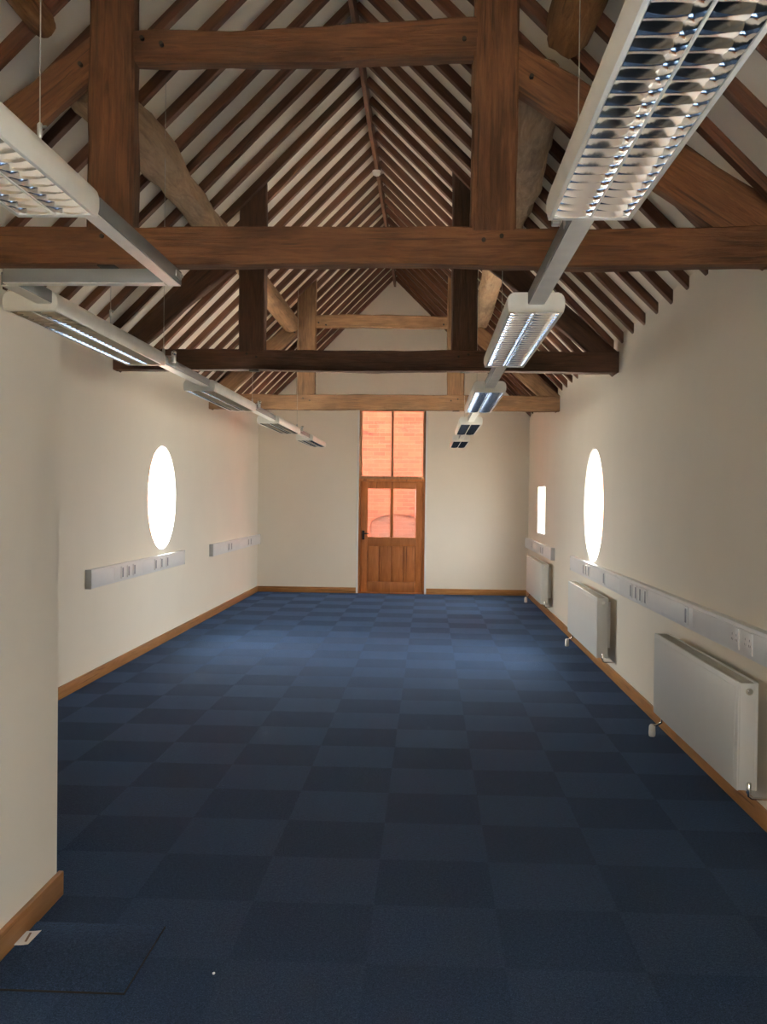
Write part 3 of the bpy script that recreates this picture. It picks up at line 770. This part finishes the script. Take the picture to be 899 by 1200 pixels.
# ------------------------------------------------------------------ radiators
def radiator(y0, y1, z0, z1, label):
    root = empty('radiator', (1.56, y0, z0)); tag(root, label, 'radiator', 'radiators along the right wall')
    L, H, D = y1 - y0, z1 - z0, 0.115
    bm = bmesh.new()                                         # front panel with rolled edges
    box(bm, 0, 0.016, 0.0, L, 0.0, H, bev=0.007); box(bm, -0.0025, 0.002, 0.045, L - 0.045, 0.03, H - 0.03, bev=0.0012)
    link('front_panel', bm, M['radiator'], root, smooth=40)
    bm = bmesh.new(); box(bm, D - 0.03, D - 0.012, 0.0, L, 0.0, H, bev=0.006); link('rear_panel', bm, M['radiator'], root, smooth=40)
    bm = bmesh.new()                                         # top grille
    nb = int(L / 0.03)
    for k in range(nb + 1):
        yy = 0.004 + (L - 0.02) * k / nb; box(bm, 0.014, D - 0.028, yy, yy + 0.010, H - 0.012, H - 0.004)
    for xx in (0.016, 0.045, 0.078): box(bm, xx, xx + 0.006, 0.004, L - 0.004, H - 0.016, H - 0.006)
    gr = link('top_grille', bm, M['rad_grille'], root)
    bm = bmesh.new(); nf = int(L / 0.04)                      # convector fins
    for k in range(nf): box(bm, 0.02, D - 0.034, 0.02 + k * 0.04, 0.022 + k * 0.04, 0.03, H - 0.02)
    link('convector_fins', bm, M['rad_grille'], root)
    for ye in (0.0, L - 0.006):
        bm = bmesh.new(); box(bm, 0.012, D - 0.028, ye - 0.002, ye + 0.008, 0.004, H - 0.004, bev=0.002); link('side_cover', bm, M['radiator'], root, smooth=40)
    bm = bmesh.new(); tube(bm, [(0.055, -0.002, H - 0.045), (0.055, -0.008, H - 0.045)], 0.017, 16); tube(bm, [(0.055, -0.006, H - 0.045), (0.055, -0.018, H - 0.045)], 0.007, 8)
    v = link('air_vent', bm, M['chrome'], root, smooth=40); v['label'] = 'small metal bleed valve'
    bm = bmesh.new()                                          # lockshield valve and pipe at the near end
    tube(bm, [(0.055, 0.0, 0.03), (0.055, -0.016, 0.03)], 0.011, 12); tube(bm, [(0.055, -0.02, 0.05), (0.055, -0.02, 0.044), (0.055, -0.02, -0.004)], [0.008, 0.012, 0.012], 12)
    tube(bm, [(0.055, -0.02, 0.0), (0.055, -0.02, -0.018), (0.07, -0.02, -0.03), (XR - 1.56, -0.02, -0.032)], 0.007, 10)
    link('lockshield_valve', bm, M['chrome'], root, smooth=40)
    bm = bmesh.new()                                          # pipe down and thermostatic head at the far end
    tube(bm, [(0.05, L - 0.04, 0.0), (0.05, L - 0.04, -0.06), (0.02, L - 0.02, -0.085), (-0.005, L, -z0 + 0.115)], 0.0085, 10)
    link('pipe', bm, M['chrome'], root, smooth=40)
    bm = bmesh.new(); tube(bm, [(-0.005, L, -z0 + 0.122), (-0.005, L, -z0 + 0.112), (-0.005, L, -z0 + 0.06), (-0.005, L, -z0 + 0.042), (-0.005, L, -z0 + 0.036)], [0.012, 0.021, 0.024, 0.022, 0.014], 16)
    t = link('thermostat_head', bm, M['white_paint'], root, smooth=40); t['label'] = 'white thermostatic valve head near the carpet'
    # wall brackets
    for yy in (0.25, L - 0.25):
        bm = bmesh.new(); box(bm, D - 0.012, XR - 1.56, yy, yy + 0.03, 0.06, H - 0.06); link('wall_bracket', bm, M['radiator'], root)
radiator(5.00, 6.83, 0.205, 0.750, 'white panel radiator nearest the camera on the right wall')
radiator(9.12, 10.99, 0.205, 0.760, 'white panel radiator under the right round window')
radiator(13.60, 15.60, 0.22, 0.775, 'white panel radiator nearest the far right corner')

# ------------------------------------------------------------------ dado trunking
def trunking(x, s, y0, y1, z0, z1, sockets, joints, label):
    """s = +1 when the wall is on the +x side"""
    root = empty('dado_trunking', (x, y0, z0)); tag(root, label, 'cable trunking', 'dado trunking on the side walls')
    L, H = y1 - y0, z1 - z0; D = 0.052
    def bx(bm, d0, d1, ya, yb, za, zb, bev=0):
        xs = sorted((-s * d0, -s * d1)); box(bm, xs[0], xs[1], ya, yb, za, zb, bev=bev)
    bm = bmesh.new(); bx(bm, 0, D, 0.004, L - 0.004, 0, H, 0.004); link('trunking_body', bm, M['pvc'], root, smooth=40)
    bm = bmesh.new(); cuts = sorted([0.01] + [j - y0 for j in joints] + [L - 0.01])
    for a, b in zip(cuts, cuts[1:]): bx(bm, D - 0.002, D + 0.004, a + 0.002, b - 0.002, 0.022, H - 0.022, 0.002)
    link('lid', bm, M['pvc'], root, smooth=40)
    for ya in (0, L - 0.006):
        bm = bmesh.new(); bx(bm, 0, D + 0.003, ya, ya + 0.006, -0.002, H + 0.002, 0.002)
        c = link('end_cap', bm, M['pvc_cap'], root, smooth=40)
    for (yc, kind) in sockets:
        w = 0.04 if kind == 'slot' else 0.07
        bm = bmesh.new(); bx(bm, D + 0.002, D + 0.012, yc - y0 - w, yc - y0 + w, 0.025, H - 0.025, 0.003)
        p = link('socket_plate', bm, M['pvc'], root, smooth=40)
        bm = bmesh.new()
        if kind == 'slot':
            bx(bm, D + 0.0115, D + 0.0135, yc - y0 - 0.018, yc - y0 + 0.018, 0.038, H - 0.038)
        else:
            for q in (-0.035, 0.035):
                for (dy, dz) in ((0, 0.018), (-0.011, -0.01), (0.011, -0.01)):
                    bx(bm, D + 0.0115, D + 0.0128, yc - y0 + q + dy - 0.003, yc - y0 + q + dy + 0.003, H / 2 + dz - 0.006, H / 2 + dz + 0.006)
        link('socket_opening', bm, M['socket'], p)
    return root
trunking(XR, 1, -1.0, 11.68, 0.835, 1.0,
         [(7.62, 'slot'), (7.80, 'slot'), (7.97, 'slot'), (8.16, 'slot'), (9.41, 'slot'), (10.30, 'slot'), (10.47, 'slot'), (10.63, 'slot'), (6.43, 'slot'), (5.42, 'twin'), (5.2, 'twin'), (3.1, 'twin')],
         [6.30, 8.7, 4.0, 2.0], 'long pale grey trunking on right wall above two radiators')
trunking(XR, 1, 13.5, YF - 0.004, 0.835, 1.0, [(14.4, 'slot'), (14.6, 'slot'), (15.9, 'twin')], [15.2], 'pale grey trunking in the far right corner above last radiator')
trunking(XL, -1, 8.42, 11.72, 0.835, 1.0, [(9.28, 'slot'), (9.47, 'slot'), (9.66, 'slot'), (10.43, 'slot'), (10.66, 'slot'), (10.9, 'slot')], [9.05, 10.0], 'pale grey trunking on left wall under the round window')
trunking(XL, -1, 13.28, YF - 0.004, 0.835, 1.0, [(14.3, 'slot'), (14.5, 'slot'), (15.9, 'slot'), (16.1, 'slot')], [15.2], 'pale grey trunking in the far left corner')

# ------------------------------------------------------------------ loose things on the floor
root = empty('carpet_tile', (-1.233, 3.455, 0)); tag(root, 'slightly raised dark blue carpet tile beside the foreground partition', 'carpet tile')
hx_ = (-0.985 - (XP + 0.024)) / 2
bm = bmesh.new(); box(bm, -hx_ - 0.002, hx_ + 0.002, -0.257, 0.257, 0.0, 0.006); o = link('backing', bm, M['hole'], root); o['label'] = 'black backing drawn as the shadow line at the tile edge'  # dark layer under the pile stands in for the shadow gap round the tile
bm = bmesh.new(); box(bm, -hx_, hx_, -0.255, 0.255, 0.006, 0.0095, bev=0.0015); link('pile', bm, M['carpet_loose'], root, smooth=40)
root = empty('paper_tag', (-1.462, 3.56, 0.0105)); tag(root, 'small white printed paper tag lying on the carpet by skirting', 'paper tag')
bm = bmesh.new(); n = 8; rows = []
for i in range(n + 1):
    u = i / n - 0.5
    rows.append([(bm.verts.new((u * 0.062 + v * 0.02, v * 0.115, 0.002 + 0.010 * u * u + dz)), ) [0] for v in (-0.5, -0.17, 0.17, 0.5) for dz in (0.0, 0.0008)])
for A, B in zip(rows, rows[1:]):
    for j in range(3):
        bm.faces.new((A[2 * j + 1], A[2 * j + 3], B[2 * j + 3], B[2 * j + 1])); bm.faces.new((A[2 * j], B[2 * j], B[2 * j + 2], A[2 * j + 2]))
for ring in (rows[0], rows[-1]):
    for j in range(3): bm.faces.new((ring[2 * j], ring[2 * j + 2], ring[2 * j + 3], ring[2 * j + 1]))
for j in (0, 3):
    for A, B in zip(rows, rows[1:]): bm.faces.new((A[2 * j], A[2 * j + 1], B[2 * j + 1], B[2 * j]))
pp = link('paper_sheet', bm, M['paper'], root)
bm = bmesh.new()
box(bm, 0.002, 0.010, -0.035, 0.04, 0.0042, 0.0050)
pb_ = link('printed_bar', bm, M['print'], root); pb_['label'] = 'brown printed bar'
root.rotation_euler = (0, 0, math.radians(8))
bm = bmesh.new(); bmesh.ops.create_icosphere(bm, subdivisions=2, radius=0.005)
for v in bm.verts: v.co *= 1 + 0.35 * noise.noise(v.co * 400); v.co.z = max(v.co.z, -0.003)
o = link('lint_fleck', bm, M['paper'], loc=(-0.72, 3.36, 0.003), smooth=60); tag(o, 'tiny white fleck of lint lying on the foreground carpet', 'lint')

# ------------------------------------------------------------------ daylight
sun = bpy.data.lights.new('sun', 'SUN'); so = bpy.data.objects.new('sun', sun); COL.objects.link(so)
sun.energy = 400.0; sun.angle = math.radians(2.0); sun.color = (1.0, 0.96, 0.90)
so.rotation_euler = Vector((0, math.cos(math.radians(34)), -math.sin(math.radians(34)))).to_track_quat('-Z', 'Y').to_euler()
w = bpy.data.worlds.new('overcast_sky'); scene.world = w; w.use_nodes = True
nt = w.node_tree; nt.nodes.clear()
wo = nt.nodes.new('ShaderNodeOutputWorld'); bg = nt.nodes.new('ShaderNodeBackground')
tc = nt.nodes.new('ShaderNodeTexCoord'); sp = nt.nodes.new('ShaderNodeSeparateXYZ')
nt.links.new(tc.outputs['Generated'], sp.inputs[0])
nt.links.new(ramp(nt, sp.outputs[2], [(0.0, (0.40, 0.41, 0.41)), (1.0, (1.16, 1.20, 1.22))]), bg.inputs['Color'])
bg.inputs['Strength'].default_value = 42.0
nt.links.new(bg.outputs[0], wo.inputs[0])

def portal(name, loc, size, direction, size_y=None):
    l = bpy.data.lights.new(name, 'AREA'); l.shape = 'RECTANGLE'; l.size = size; l.size_y = size_y or size
    l.cycles.is_portal = True
    o = bpy.data.objects.new(name, l); COL.objects.link(o); o.location = loc
    o.rotation_euler = Vector(direction).to_track_quat('-Z', 'Y').to_euler()
portal('sky_portal', (XL - WT - 0.02, WIN_L[0], WIN_L[1]), 1.25, (1, 0, 0))
portal('sky_portal', (XR + WT + 0.02, WIN_R[0], WIN_R[1]), 1.25, (-1, 0, 0))
portal('sky_portal', (XR + WT + 0.02, WIN_B[0], WIN_B[1]), 1.25, (-1, 0, 0))
portal('sky_portal', (XR + WT + 0.02, (REC[0] + REC[1]) / 2, (REC[2] + REC[3]) / 2), 1.05, (-1, 0, 0))
portal('sky_portal', ((DX0 + DX1) / 2, YF + WT + 0.02, 2.0), 1.2, (0, -1, 0), 2.5)
portal('sky_portal', ((NX0 + NX1) / 2, YN - WT - 0.02, 1.6), 1.2, (0, 1, 0), 1.5)

# ------------------------------------------------------------------ camera and view
F, YAW, PITCH, ROLL = 1157.13, 0.0449, -0.0138, 0.0113
cd = bpy.data.cameras.new('camera'); cam = bpy.data.objects.new('camera', cd); COL.objects.link(cam)
cd.sensor_fit = 'VERTICAL'; cd.sensor_height = 24.0; cd.lens = F / 1200 * 24.0; cd.clip_start = 0.05
fwd = Vector((-math.sin(YAW) * math.cos(PITCH), math.cos(YAW) * math.cos(PITCH), math.sin(PITCH)))
right = Vector((math.cos(YAW), math.sin(YAW), 0)); up = right.cross(fwd)
c_, s_ = math.cos(ROLL), math.sin(ROLL)
r2 = right * c_ + up * s_ ; u2 = up * c_ - right * s_
m = Matrix((r2, u2, -fwd)).transposed().to_4x4(); m.translation = (0, 0, 1.65)
cam.matrix_world = m
scene.camera = cam

scene.view_settings.view_transform = 'Standard'
scene.view_settings.look = 'None'
scene.view_settings.gamma = 1.0
scene.view_settings.use_curve_mapping = False
scene.view_settings.exposure = 0.38
scene.cycles.max_bounces = 14
scene.cycles.diffuse_bounces = 8
scene.cycles.glossy_bounces = 6
scene.cycles.transparent_max_bounces = 12
scene.cycles.sample_clamp_indirect = 8.0
scene.cycles.use_denoising = True
